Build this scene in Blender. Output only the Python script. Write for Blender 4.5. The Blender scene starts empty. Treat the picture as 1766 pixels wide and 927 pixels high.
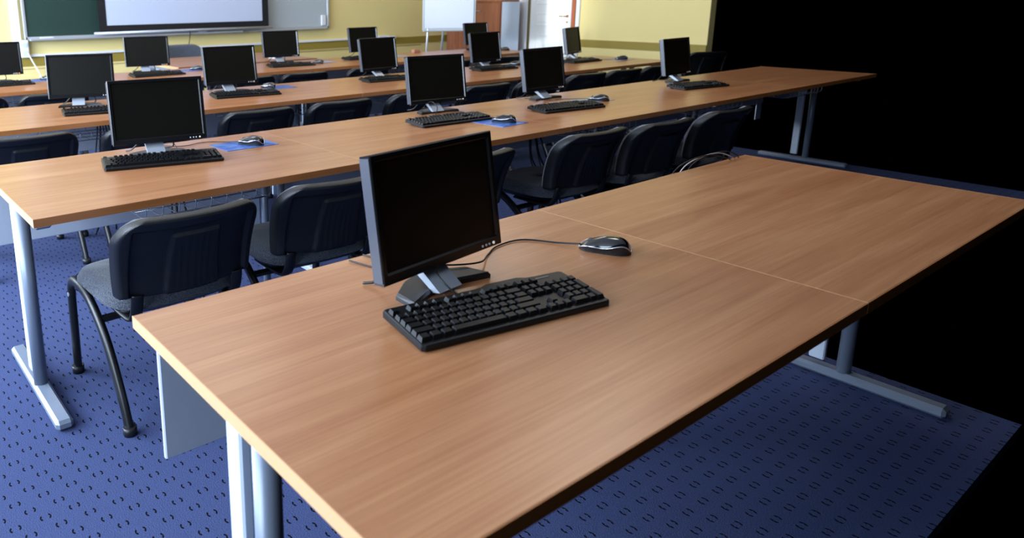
import bpy, math, random
from mathutils import Matrix, Vector
random.seed(4)
PI = math.pi
C = bpy.context.scene.collection

# ------------------------------------------------------------ camera, light, exposure
def make_camera():
    f, cx, cy, pitch, yaw, roll = 1248.38, 580.58, 297.69, 0.23699, 0.61438, -0.01225
    W, H = 1766.0, 927.0
    cp, sp, cyw, sy = math.cos(pitch), math.sin(pitch), math.cos(yaw), math.sin(yaw)
    fw = Vector((sy*cp, cyw*cp, -sp)); rt = Vector((cyw, -sy, 0)); up = rt.cross(fw)
    c, s = math.cos(roll), math.sin(roll)
    r2 = rt*c + up*s; u2 = up*c - rt*s
    cam = bpy.data.cameras.new('camera'); o = bpy.data.objects.new('camera', cam); C.objects.link(o)
    m = Matrix((r2, u2, -fw)).transposed().to_4x4(); m.translation = Vector((0, 0, 1.345))
    o.matrix_world = m
    cam.sensor_width = 36.0; cam.lens = 36.0*f/W
    cam.shift_x = (W/2-cx)/W; cam.shift_y = -(H/2-cy)/W
    cam.clip_start = 0.02
    cam.dof.use_dof = True; cam.dof.focus_distance = 2.2; cam.dof.aperture_fstop = 4.2
    bpy.context.scene.camera = o
make_camera()
sc = bpy.context.scene
w = bpy.data.worlds.new('world'); sc.world = w; w.use_nodes = True
w.node_tree.nodes['Background'].inputs[0].default_value = (0, 0, 0, 1)
w.node_tree.nodes['Background'].inputs[1].default_value = 0.0
sc.view_settings.view_transform = 'Standard'; sc.view_settings.look = 'None'
sc.view_settings.gamma = 1; sc.view_settings.use_curve_mapping = False
sc.view_settings.exposure = 0.08
def area(name, loc, target, sx, sy, power, col):
    l = bpy.data.lights.new(name, 'AREA'); l.shape = 'RECTANGLE'; l.size = sx; l.size_y = sy
    l.energy = power; l.color = col
    o = bpy.data.objects.new(name, l); C.objects.link(o); o.location = loc
    d = Vector(target) - Vector(loc); o.rotation_euler = d.to_track_quat('-Z', 'Y').to_euler()
    return o
# daylight through the windows along the left wall, and added overhead fill that stands in for bounced light
PW = (170, 290, 420)
for i, y in enumerate((1.0, 3.6, 6.2)):
    area('window_daylight', (-2.4, y, 1.75), (2.0, y+0.3, 1.1), 2.2, 1.8, PW[i], (0.66, 0.80, 1.0))
for x, y in ((2.0, 4.6), (5.0, 4.6), (2.0, 7.0), (5.0, 7.0), (3.5, 2.2)):
    area('overhead_fill_light', (x, y, 2.92), (x, y, 0), 1.2, 0.6, 13, (1.0, 0.93, 0.82))

def door_fill():  # added spot that brightens the door and the wall around it
    l = bpy.data.lights.new('door_fill_spot', 'SPOT'); l.energy = 3200; l.color = (.86, .93, 1.0); l.spot_size = math.radians(10.5); l.spot_blend = 1.0; l.shadow_soft_size = .25
    o = bpy.data.objects.new('door_fill_spot', l); C.objects.link(o); o.location = (-2.3, 6.2, 1.9)
    o.rotation_euler = (Vector((8.5, 6.85, 1.25)) - Vector(o.location)).to_track_quat('-Z', 'Y').to_euler()
door_fill()

# ------------------------------------------------------------ materials
MAT = {}
def srgb(r, g, b):
    return tuple(((c/255)/12.92 if c/255 <= .04045 else ((c/255+.055)/1.055)**2.4) for c in (r, g, b))
def mat(name, col, rough=.5, metal=0., spec=.5, noise=0., nscale=40., bump=0., bscale=200., emit=None, coat=0.):
    m = bpy.data.materials.new(name); m.use_nodes = True; nt = m.node_tree; b = nt.nodes['Principled BSDF']
    b.inputs['Base Color'].default_value = (*col, 1); b.inputs['Roughness'].default_value = rough
    b.inputs['Metallic'].default_value = metal; b.inputs['Specular IOR Level'].default_value = spec
    b.inputs['Coat Weight'].default_value = coat
    tc = nt.nodes.new('ShaderNodeTexCoord')
    if noise:
        n = nt.nodes.new('ShaderNodeTexNoise'); n.inputs['Scale'].default_value = nscale; n.inputs['Detail'].default_value = 3
        nt.links.new(tc.outputs['Object'], n.inputs['Vector'])
        mx = nt.nodes.new('ShaderNodeMix'); mx.data_type = 'RGBA'
        mx.inputs[6].default_value = (*[c*(1-noise) for c in col], 1); mx.inputs[7].default_value = (*[min(1, c*(1+noise)) for c in col], 1)
        nt.links.new(n.outputs['Fac'], mx.inputs[0]); nt.links.new(mx.outputs[2], b.inputs['Base Color'])
    if bump:
        n = nt.nodes.new('ShaderNodeTexNoise'); n.inputs['Scale'].default_value = bscale
        nt.links.new(tc.outputs['Object'], n.inputs['Vector'])
        bp = nt.nodes.new('ShaderNodeBump'); bp.inputs['Strength'].default_value = bump; bp.inputs['Distance'].default_value = .002
        nt.links.new(n.outputs['Fac'], bp.inputs['Height']); nt.links.new(bp.outputs[0], b.inputs['Normal'])
    if emit:
        b.inputs['Emission Color'].default_value = (*emit[:3], 1); b.inputs['Emission Strength'].default_value = emit[3]
    MAT[name] = m; return m
def wood_mat(name, c1, c2, c3, rough=.3, axis=0):
    m = bpy.data.materials.new(name); m.use_nodes = True; nt = m.node_tree; b = nt.nodes['Principled BSDF']
    tc = nt.nodes.new('ShaderNodeTexCoord')
    oi = nt.nodes.new('ShaderNodeObjectInfo')
    add = nt.nodes.new('ShaderNodeVectorMath'); add.operation = 'ADD'
    sc1 = nt.nodes.new('ShaderNodeVectorMath'); sc1.operation = 'SCALE'; sc1.inputs['Scale'].default_value = 7.3
    comb = nt.nodes.new('ShaderNodeCombineXYZ')
    for k in range(3): nt.links.new(oi.outputs['Random'], comb.inputs[k])
    nt.links.new(comb.outputs[0], sc1.inputs[0])
    nt.links.new(tc.outputs['Object'], add.inputs[0]); nt.links.new(sc1.outputs[0], add.inputs[1])
    mp = nt.nodes.new('ShaderNodeMapping'); s = [9., 9., 9.]; s[axis] = .55; mp.inputs['Scale'].default_value = s
    nt.links.new(add.outputs[0], mp.inputs['Vector'])
    n1 = nt.nodes.new('ShaderNodeTexNoise'); n1.inputs['Scale'].default_value = 1.6; n1.inputs['Detail'].default_value = 6; n1.inputs['Roughness'].default_value = .62; n1.inputs['Distortion'].default_value = .6
    nt.links.new(mp.outputs[0], n1.inputs['Vector'])
    mp2 = nt.nodes.new('ShaderNodeMapping'); s = [160., 160., 160.]; s[axis] = 3.; mp2.inputs['Scale'].default_value = s
    nt.links.new(add.outputs[0], mp2.inputs['Vector'])
    n2 = nt.nodes.new('ShaderNodeTexNoise'); n2.inputs['Scale'].default_value = 1.; n2.inputs['Detail'].default_value = 4
    nt.links.new(mp2.outputs[0], n2.inputs['Vector'])
    r = nt.nodes.new('ShaderNodeValToRGB'); e = r.color_ramp.elements
    e[0].position = .3; e[0].color = (*c1, 1); e[1].position = .72; e[1].color = (*c3, 1)
    k = e.new(.52); k.color = (*c2, 1)
    mm = nt.nodes.new('ShaderNodeMath'); mm.operation = 'MULTIPLY_ADD'; mm.inputs[1].default_value = .35; 
    nt.links.new(n2.outputs['Fac'], mm.inputs[0])
    m3 = nt.nodes.new('ShaderNodeMath'); m3.operation = 'MULTIPLY'; m3.inputs[1].default_value = .65
    nt.links.new(n1.outputs['Fac'], m3.inputs[0]); nt.links.new(m3.outputs[0], mm.inputs[2])
    nt.links.new(mm.outputs[0], r.inputs[0]); nt.links.new(r.outputs[0], b.inputs['Base Color'])
    b.inputs['Roughness'].default_value = rough; b.inputs['Specular IOR Level'].default_value = .5
    bp = nt.nodes.new('ShaderNodeBump'); bp.inputs['Strength'].default_value = .08; bp.inputs['Distance'].default_value = .001
    nt.links.new(n2.outputs['Fac'], bp.inputs['Height']); nt.links.new(bp.outputs[0], b.inputs['Normal'])
    MAT[name] = m; return m
wood_mat('beech', srgb(150, 92, 56), srgb(173, 118, 78), srgb(192, 140, 98), .28)
wood_mat('edge', srgb(156, 94, 48), srgb(166, 104, 55), srgb(176, 116, 66), .4)  # front and back banding, darker as if turned from the windows
wood_mat('cherry', srgb(120, 70, 48), srgb(150, 92, 66), srgb(172, 112, 84), .25, axis=2)
mat('lit_end_band', srgb(214, 166, 120), .45)  # end banding, window light painted in as a lighter tone
mat('steel', srgb(126, 136, 152), .35, .2, noise=.04)
mat('panel_grey', srgb(208, 218, 232), .45, .1, noise=.03)
mat('wire', srgb(225, 228, 232), .25, .9)
mat('black_plastic', srgb(26, 27, 30), .42, bump=.15, bscale=600)
mat('black_bezel', srgb(22, 22, 24), .2, spec=.6)
mat('side_plastic', srgb(66, 69, 78), .36, bump=.1, bscale=500)  # on monitor sides the lighter grey carries the window light
mat('screen_glass', srgb(15, 15, 11), .36, spec=.3)
mat('black_gloss', srgb(18, 20, 24), .12, coat=.4)
mat('silver', srgb(158, 166, 176), .3, .15, noise=.03)
mat('silver_rim', srgb(214, 218, 224), .18, .8)
mat('key_black', srgb(12, 13, 15), .42, spec=.22)
mat('kb_body', srgb(10, 11, 13), .45, spec=.35)
mat('cord', srgb(20, 20, 22), .45)
mat('white_plastic', srgb(230, 232, 235), .4)
mat('led_white', srgb(225, 225, 220), .3, emit=(1, 1, .95, .35))
mat('led_orange', srgb(230, 120, 30), .4, emit=(1., .35, .05, 1.6))
mat('shell_black', srgb(13, 14, 16), .36, spec=.45, bump=.5, bscale=420)
mat('tube_black', srgb(12, 13, 15), .38, spec=.5)
mat('green_board', srgb(27, 54, 46), .55, noise=.08, nscale=3)
mat('white_board', srgb(178, 186, 190), .3)
mat('screen_cloth', srgb(190, 200, 222), .75, noise=.02, nscale=2)
mat('screen_black', srgb(16, 16, 20), .6)
mat('alu', srgb(196, 200, 206), .35, .5)
mat('paper', srgb(212, 218, 236), .7)
mat('door_white', srgb(250, 250, 247), .4)
mat('orange_wood', srgb(176, 92, 48), .45, noise=.1, nscale=8)
mat('olive', srgb(150, 128, 48), .6, noise=.06, nscale=6)
mat('cupboard_side', srgb(200, 212, 228), .3)
mat('pink', srgb(188, 132, 104), .6)
mat('black_thing', srgb(20, 20, 24), .5)
mat('brass', srgb(190, 150, 90), .3, .8)

def wall_mat():
    m = mat('wall_yellow', srgb(214, 200, 134), .7)
    nt = m.node_tree; b = nt.nodes['Principled BSDF']
    tc = nt.nodes.new('ShaderNodeTexCoord')
    n = nt.nodes.new('ShaderNodeTexNoise'); n.inputs['Scale'].default_value = 1.3; n.inputs['Detail'].default_value = 5
    nt.links.new(tc.outputs['Object'], n.inputs['Vector'])
    mx = nt.nodes.new('ShaderNodeMix'); mx.data_type = 'RGBA'
    mx.inputs[6].default_value = (*srgb(230, 208, 136), 1); mx.inputs[7].default_value = (*srgb(238, 218, 150), 1)
    nt.links.new(n.outputs['Fac'], mx.inputs[0]); nt.links.new(mx.outputs[2], b.inputs['Base Color'])
    n2 = nt.nodes.new('ShaderNodeTexNoise'); n2.inputs['Scale'].default_value = 90
    nt.links.new(tc.outputs['Object'], n2.inputs['Vector'])
    bp = nt.nodes.new('ShaderNodeBump'); bp.inputs['Strength'].default_value = .15; bp.inputs['Distance'].default_value = .002
    nt.links.new(n2.outputs['Fac'], bp.inputs['Height']); nt.links.new(bp.outputs[0], b.inputs['Normal'])
wall_mat()
def N(nt, op, a, b=None, c=None):
    n = nt.nodes.new('ShaderNodeMath'); n.operation = op
    for i, v in enumerate((a, b, c)):
        if v is None: continue
        if isinstance(v, (int, float)): n.inputs[i].default_value = v
        else: nt.links.new(v, n.inputs[i])
    return n.outputs[0]
def carpet_mat():
    m = mat('carpet', srgb(84, 104, 170), .95, spec=.1); nt = m.node_tree; b = nt.nodes['Principled BSDF']
    tc = nt.nodes.new('ShaderNodeTexCoord'); sp = nt.nodes.new('ShaderNodeSeparateXYZ'); nt.links.new(tc.outputs['Object'], sp.inputs[0])
    P = .076; Q = .050
    v = N(nt, 'DIVIDE', sp.outputs[1], Q); row = N(nt, 'FLOOR', v); fv = N(nt, 'SUBTRACT', N(nt, 'FRACT', v), .5)
    off = N(nt, 'MULTIPLY', row, .37)
    u = N(nt, 'ADD', N(nt, 'DIVIDE', sp.outputs[0], P), off); fu = N(nt, 'SUBTRACT', N(nt, 'FRACT', u), .5)
    # two small open rings side by side
    au = N(nt, 'SUBTRACT', N(nt, 'ABSOLUTE', fu), .12)
    dx = N(nt, 'MULTIPLY', au, P*1000); dy = N(nt, 'MULTIPLY', fv, Q*1000)
    d = N(nt, 'SQRT', N(nt, 'ADD', N(nt, 'MULTIPLY', N(nt, 'MULTIPLY', dx, dx), 1.4), N(nt, 'MULTIPLY', N(nt, 'MULTIPLY', dy, dy), .35)))
    ring = N(nt, 'LESS_THAN', N(nt, 'ABSOLUTE', N(nt, 'SUBTRACT', d, 4.2)), 2.3)
    outer = N(nt, 'GREATER_THAN', N(nt, 'ABSOLUTE', fu), .11)
    dot = N(nt, 'MULTIPLY', ring, outer)
    n = nt.nodes.new('ShaderNodeTexNoise'); n.inputs['Scale'].default_value = 260; n.inputs['Detail'].default_value = 2
    nt.links.new(tc.outputs['Object'], n.inputs['Vector'])
    mx = nt.nodes.new('ShaderNodeMix'); mx.data_type = 'RGBA'
    mx.inputs[6].default_value = (*srgb(48, 57, 92), 1); mx.inputs[7].default_value = (*srgb(76, 87, 126), 1)
    nt.links.new(n.outputs['Fac'], mx.inputs[0])
    m2 = nt.nodes.new('ShaderNodeMix'); m2.data_type = 'RGBA'; m2.inputs[7].default_value = (*srgb(9, 10, 20), 1)
    nt.links.new(dot, m2.inputs[0]); nt.links.new(mx.outputs[2], m2.inputs[6]); nt.links.new(m2.outputs[2], b.inputs['Base Color'])
    bp = nt.nodes.new('ShaderNodeBump'); bp.inputs['Strength'].default_value = .6; bp.inputs['Distance'].default_value = .003
    nt.links.new(n.outputs['Fac'], bp.inputs['Height']); nt.links.new(bp.outputs[0], b.inputs['Normal'])
carpet_mat()
def fabric_mat(name, c1, c2):
    m = mat(name, c1, .9, spec=.25); nt = m.node_tree; b = nt.nodes['Principled BSDF']
    tc = nt.nodes.new('ShaderNodeTexCoord')
    mp = nt.nodes.new('ShaderNodeMapping'); mp.inputs['Scale'].default_value = (420, 150, 300); nt.links.new(tc.outputs['Object'], mp.inputs['Vector'])
    n = nt.nodes.new('ShaderNodeTexNoise'); n.inputs['Scale'].default_value = 1; n.inputs['Detail'].default_value = 3
    nt.links.new(mp.outputs[0], n.inputs['Vector'])
    r = nt.nodes.new('ShaderNodeValToRGB'); e = r.color_ramp.elements; e[0].position = .35; e[0].color = (*c1, 1); e[1].position = .7; e[1].color = (*c2, 1)
    nt.links.new(n.outputs['Fac'], r.inputs[0]); nt.links.new(r.outputs[0], b.inputs['Base Color'])
    b.inputs['Sheen Weight'].default_value = .25
    bp = nt.nodes.new('ShaderNodeBump'); bp.inputs['Strength'].default_value = .5; bp.inputs['Distance'].default_value = .002
    nt.links.new(n.outputs['Fac'], bp.inputs['Height']); nt.links.new(bp.outputs[0], b.inputs['Normal'])
fabric_mat('fabric', srgb(30, 34, 42), srgb(84, 90, 102))
def pad_mat():
    m = mat('pad_blue', srgb(40, 80, 190), .28); nt = m.node_tree; b = nt.nodes['Principled BSDF']
    tc = nt.nodes.new('ShaderNodeTexCoord'); sp = nt.nodes.new('ShaderNodeSeparateXYZ'); nt.links.new(tc.outputs['Object'], sp.inputs[0])
    n = nt.nodes.new('ShaderNodeTexNoise'); n.inputs['Scale'].default_value = 14; n.inputs['Detail'].default_value = 4; n.inputs['Distortion'].default_value = 1.5
    nt.links.new(tc.outputs['Object'], n.inputs['Vector'])
    r = nt.nodes.new('ShaderNodeValToRGB'); e = r.color_ramp.elements
    e[0].position = .35; e[0].color = (*srgb(30, 70, 160), 1); e[1].position = .68; e[1].color = (*srgb(84, 136, 204), 1)
    nt.links.new(n.outputs['Fac'], r.inputs[0]); nt.links.new(r.outputs[0], b.inputs['Base Color'])
pad_mat()
def pale_pad():
    mat('pad_pale', srgb(150, 158, 186), .3, noise=.12, nscale=12)
pale_pad()

# ------------------------------------------------------------ mesh helpers
class MB:
    def __init__(s): s.v = []; s.f = []; s.sm = []
    def add(s, v, f, smooth=False):
        o = len(s.v); s.v += [tuple(p) for p in v]; s.f += [tuple(i+o for i in q) for q in f]; s.sm += [smooth]*len(f); return s
    def box(s, c, d, m=None, bev=0.):
        x, y, z = d[0]/2, d[1]/2, d[2]/2
        if bev > 0:
            b = min(bev, x*.95, y*.95, z*.95); v = []
            for sx in (-1, 1):
                for sy in (-1, 1):
                    for sz in (-1, 1):
                        v += [(sx*x, sy*(y-b), sz*(z-b)), (sx*(x-b), sy*y, sz*(z-b)), (sx*(x-b), sy*(y-b), sz*z)]
            def i(a, bb, cc, k): return ((a > 0)*4+(bb > 0)*2+(cc > 0))*3+k
            f = []
            for a in (-1, 1):
                q = [i(a, -1, -1, 0), i(a, 1, -1, 0), i(a, 1, 1, 0), i(a, -1, 1, 0)]; f.append(q if a > 0 else q[::-1])
                q = [i(-1, a, -1, 1), i(-1, a, 1, 1), i(1, a, 1, 1), i(1, a, -1, 1)]; f.append(q if a > 0 else q[::-1])
                q = [i(-1, -1, a, 2), i(1, -1, a, 2), i(1, 1, a, 2), i(-1, 1, a, 2)]; f.append(q if a > 0 else q[::-1])
            for a in (-1, 1):
                for bb in (-1, 1):
                    f.append([i(a, bb, -1, 0), i(a, bb, 1, 0), i(a, bb, 1, 1), i(a, bb, -1, 1)][::(1 if a*bb > 0 else -1)])
                    f.append([i(a, -1, bb, 0), i(a, -1, bb, 2), i(a, 1, bb, 2), i(a, 1, bb, 0)][::(1 if a*bb > 0 else -1)])
                    f.append([i(-1, a, bb, 1), i(1, a, bb, 1), i(1, a, bb, 2), i(-1, a, bb, 2)][::(-1 if a*bb > 0 else 1)])
                    for cc in (-1, 1):
                        f.append([i(a, bb, cc, 0), i(a, bb, cc, 1), i(a, bb, cc, 2)][::(1 if a*bb*cc > 0 else -1)])
        else:
            v = [(sx*x, sy*y, sz*z) for sx in (-1, 1) for sy in (-1, 1) for sz in (-1, 1)]
            f = [(0, 1, 3, 2), (4, 6, 7, 5), (0, 4, 5, 1), (2, 3, 7, 6), (0, 2, 6, 4), (1, 5, 7, 3)]
        c = Vector(c)
        v = [(m @ Vector(p) if m else Vector(p)) + c for p in v]
        return s.add(v, f)
    def prism(s, poly, z0, z1, m=None, cham=0.):
        n = len(poly); cx = sum(p[0] for p in poly)/n; cy = sum(p[1] for p in poly)/n
        def sh(p, d):
            L = math.hypot(p[0]-cx, p[1]-cy) or 1; return (p[0]-(p[0]-cx)/L*d, p[1]-(p[1]-cy)/L*d)
        rings = [(z0, 0)] + ([(z1-cham, 0), (z1, cham)] if cham else [(z1, 0)])
        v = []
        for z, d in rings:
            for p in poly:
                q = sh(p, d); v.append((q[0], q[1], z))
        f = [tuple(range(n))[::-1], tuple(range((len(rings)-1)*n, len(rings)*n))]
        for r in range(len(rings)-1):
            for k in range(n):
                a, b = r*n+k, r*n+(k+1) % n; f.append((a, b, b+n, a+n))
        if m: v = [m @ Vector(p) for p in v]
        return s.add(v, f)
    def tube(s, path, r, n=8, closed=False, cap=True, ry=None, fixed_up=None):
        P = [Vector(p) for p in path]; K = len(P); v = []; prev = None
        for i, p in enumerate(P):
            if closed: t = (P[(i+1) % K]-P[i-1])
            else: t = (P[min(i+1, K-1)]-P[max(i-1, 0)])
            t.normalize()
            if fixed_up: a = Vector(fixed_up); a = (a - t*a.dot(t))
            elif prev is None:
                a = Vector((0, 0, 1)) if abs(t.z) < .9 else Vector((1, 0, 0)); a = a - t*a.dot(t)
            else: a = prev - t*prev.dot(t)
            a.normalize(); prev = a; b = t.cross(a)
            rr = r[i] if isinstance(r, (list, tuple)) else r; r2 = ry if ry else rr
            for k in range(n):
                th = 2*PI*(k+.5)/n; v.append(p + a*math.cos(th)*rr + b*math.sin(th)*r2)
        f = []
        for i in range(K if closed else K-1):
            for k in range(n):
                a, b = i*n+k, i*n+(k+1) % n; c, d = ((i+1) % K)*n+(k+1) % n, ((i+1) % K)*n+k; f.append((a, b, c, d))
        s.add(v, f, n > 4)
        if cap and not closed:
            o = len(s.v)-len(v); s.f += [tuple(o+k for k in range(n))[::-1], tuple(o+(K-1)*n+k for k in range(n))]; s.sm += [False]*2
        return s
    def cyl(s, a, b, r, n=12): return s.tube([a, b], r, n)
    def grid(s, fn, nu, nv, smooth=True, flip=False):
        v = [fn(i/nu, j/nv) for j in range(nv+1) for i in range(nu+1)]
        f = [(j*(nu+1)+i, j*(nu+1)+i+1, (j+1)*(nu+1)+i+1, (j+1)*(nu+1)+i) for j in range(nv) for i in range(nu)]
        if flip: f = [q[::-1] for q in f]
        return s.add(v, f, smooth)
    def mesh(s, name, m):
        me = bpy.data.meshes.new(name); me.from_pydata(s.v, [], s.f); me.materials.append(MAT[m] if isinstance(m, str) else m)
        me.polygons.foreach_set('use_smooth', s.sm); me.validate(); me.update(); return me
    def build(s, name, m, parent=None, loc=None):
        return obj(name, s.mesh(name, m), parent, loc)
def obj(name, me, parent=None, loc=None):
    o = bpy.data.objects.new(name, me); C.objects.link(o)
    if parent: o.parent = parent
    if loc: o.location = loc
    return o
def tag(o, label=None, cat=None, group=None, kind=None):
    if label: o['label'] = label
    if cat: o['category'] = cat
    if group: o['group'] = group
    if kind: o['kind'] = kind
    return o
def empty(name, loc=(0, 0, 0), rz=0.):
    o = bpy.data.objects.new(name, None); C.objects.link(o); o.location = loc; o.rotation_euler = (0, 0, rz); o.empty_display_size = .05
    return o
def tree_list(root):
    out = [];
    for ch in root.children:
        out.append((ch, tree_list(ch)))
    return out
def dup(root, tree, parent=None):
    c = root.copy(); C.objects.link(c)
    if parent: c.parent = parent
    for ch, sub in tree: dup(ch, sub, c)
    return c
def smooth_path(P, n=6, closed=False):
    P = [Vector(p) for p in P]; out = []
    K = len(P)
    for i in range(K-1):
        p0, p1, p2, p3 = P[max(i-1, 0)], P[i], P[i+1], P[min(i+2, K-1)]
        for k in range(n):
            t = k/n
            out.append(.5*((2*p1)+(p2-p0)*t+(2*p0-5*p1+4*p2-p3)*t*t+(3*p1-p0-3*p2+p3)*t**3))
    out.append(P[-1]); return out

# ------------------------------------------------------------ the room
X0, XW, YW, ZC = -2.5, 8.5, 8.5, 3.0
fp = [(X0, .42), (2.95, .42), (2.95, 1.1), (6.6, 1.1), (6.6, 4.1), (XW, 4.1), (XW, YW), (X0, YW)]
mb = MB().prism(fp, -.04, 0.0); tag(mb.build('floor', 'carpet'), kind='structure')
mb = MB().box(((X0+XW)/2, YW+.06, ZC/2), (XW-X0+.24, .12, ZC)); tag(mb.build('wall_front', 'wall_yellow'), kind='structure')
# right wall with an opening for the door (y 6.42..7.20)
Y0 = 4.5
mb = MB().box((XW+.06, (7.20+YW)/2, ZC/2), (.12, YW-7.20, ZC)).box((XW+.06, (Y0+6.40)/2, ZC/2), (.12, 6.40-Y0, ZC)).box((XW+.06, 6.80, (2.08+ZC)/2), (.12, .8, ZC-2.08))
tag(mb.build('wall_right', 'wall_yellow'), kind='structure')
mb = MB().box(((X0+XW)/2, 4.45, ZC+.03), (XW-X0, 8.1, .06)); tag(mb.build('ceiling', 'door_white'), kind='structure')
# olive protective rail on both walls
mb = MB().box(((X0+8.15)/2, YW-.006, .705), (8.15-X0, .012, .10)); tag(mb.build('trim_1', 'olive'), kind='structure')
mb = MB().box((XW-.006, (Y0+6.27)/2, .705), (.012, 6.27-Y0, .10)).box((XW-.006, 7.445, .705), (.012, .05, .10)); tag(mb.build('trim_2', 'olive'), kind='structure')
# white cable trunking above the rail, thin conduit below it
mb = MB().box(((X0+6.72)/2, YW-.016, .768), (6.72-X0, .032, .026), bev=.003); tag(mb.build('trim_3', 'white_plastic'), kind='structure')
mb = MB().cyl((X0, YW-.008, .632), (7.6, YW-.008, .632), .006, 6); tag(mb.build('trim_4', 'wall_yellow'), kind='structure')
mb = MB().box((1.775, YW-.02, 1.89), (.085, .04, 2.2), bev=.004); tag(mb.build('trim_5', 'white_plastic'), kind='structure')

# door in the right wall
d = empty('door_1', (XW, 6.80, 0)); tag(d, kind='structure')
mb = MB().box((.045, 0, 1.02), (.04, .70, 2.02)); mb.build('door_leaf', 'door_white', d)
for z0, z1 in ((.12, .80), (.92, 1.10), (1.22, 1.92)):
    m2 = MB()
    hh = z1-z0; zc = (z0+z1)/2
    for sy in (-1, 1): m2.box((.022, sy*.235, zc), (.012, .018, hh), bev=.004)
    for sz in (-1, 1): m2.box((.022, 0, zc+sz*(hh/2-.009)), (.012, .452, .018), bev=.004)
    m2.box((.020, 0, zc), (.010, .40, hh-.10), bev=.006)
    m2.build('door_panel', 'door_white', d)
mb = MB().box((-.012, .50, 1.04), (.03, .25, 2.08), bev=.008).box((-.012, 0, 2.12), (.03, 1.25, .10), bev=.008)
mb.build('door_casing', 'white_plastic', d)
mb = MB().box((-.012, -.372, 1.04), (.03, .045, 2.08), bev=.006).box((-.012, -.495, 1.04), (.03, .06, 2.08), bev=.006); mb.build('door_casing', 'white_plastic', d)
mb = MB().box((-.012, -.43, 1.04), (.034, .055, 2.08), bev=.004); mb.build('door_edge', 'orange_wood', d)
mb = MB().cyl((.02, -.30, 1.06), (-.03, -.30, 1.06), .008).tube([(-.03, -.30, 1.06), (-.032, -.20, 1.06)], .008).cyl((.024, -.30, 1.06), (.012, -.30, 1.06), .02); mb.build('door_handle', 'brass', d)
mb = MB().cyl((.024, -.30, .98), (.010, -.30, .98), .013); mb.build('door_lock', 'brass', d)

# ------------------------------------------------------------ board, projection screen, flip chart, cupboard
b = empty('classroom_board', (1.86, YW, .94)); tag(b, 'long classroom board on the front wall, green chalk panel left and white panel right', 'board')
MB().box((1.32, -.025, .60), (2.60, .03, 1.14)).build('chalk_panel', 'green_board', b)
MB().box((3.31, -.025, .60), (1.36, .03, 1.14)).build('whiteboard_panel', 'white_board', b)
mb = MB()
for x in (.0, 2.62, 3.985): mb.box((x+.005, -.03, .60), (.03, .05, 1.20), bev=.003)
mb.box((2.0, -.03, .015), (4.0, .05, .03), bev=.003).box((2.0, -.03, 1.19), (4.0, .05, .03), bev=.003)
mb.build('board_frame', 'alu', b)
MB().box((1.32, -.085, -.005), (2.58, .09, .012), bev=.003).box((1.32, -.128, .004), (2.58, .008, .022), bev=.002).build('chalk_tray', 'alu', b)
MB().box((3.30, -.07, -.003), (1.3, .05, .012), bev=.003).build('pen_tray', 'alu', b)
mb = MB().box((2.07, YW-.09, .953), (.14, .045, .022), bev=.004); tag(mb.build('chalk_stick_box', 'white_plastic'), 'small white chalk box on the left end of the board tray', 'chalk')
mb = MB().box((3.93, YW-.09, .953), (.10, .045, .022), bev=.004); tag(mb.build('board_eraser', 'paper'), 'pale board eraser on the tray below the projection screen', 'eraser')
mb = MB().box((5.76, YW-.060, 1.046), (.07, .03, .14), bev=.006); tag(mb.build('pen_holder', 'white_plastic'), 'small white pen holder on lower right corner of the whiteboard', 'holder')

s = empty('projection_screen', (3.73, YW-.16, 1.0)); tag(s, 'pulled down white projection screen with black border hanging over the board', 'projection screen')
MB().box((0, 0, .86), (2.02, .004, 1.60)).build('screen_cloth', 'screen_cloth', s)
mb = MB()
for sx in (-1, 1): mb.box((sx*1.055, -.001, .83), (.09, .006, 1.66))
mb.box((0, -.001, .035), (2.02, .006, .07)).build('black_border', 'screen_black', s)
MB().cyl((-1.16, 0, -.015), (1.16, 0, -.015), .016, 10).build('bottom_bar', 'alu', s)
MB().box((0, .03, 1.76), (2.4, .12, .12), bev=.02).build('screen_case', 'white_plastic', s)
MB().tube(smooth_path([(.0, 0, -.02), (.0, .02, -.10), (.005, .08, -.20), (.0, .12, -.225)]), .005, 5).build('pull_cord', 'cord', s)

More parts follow.
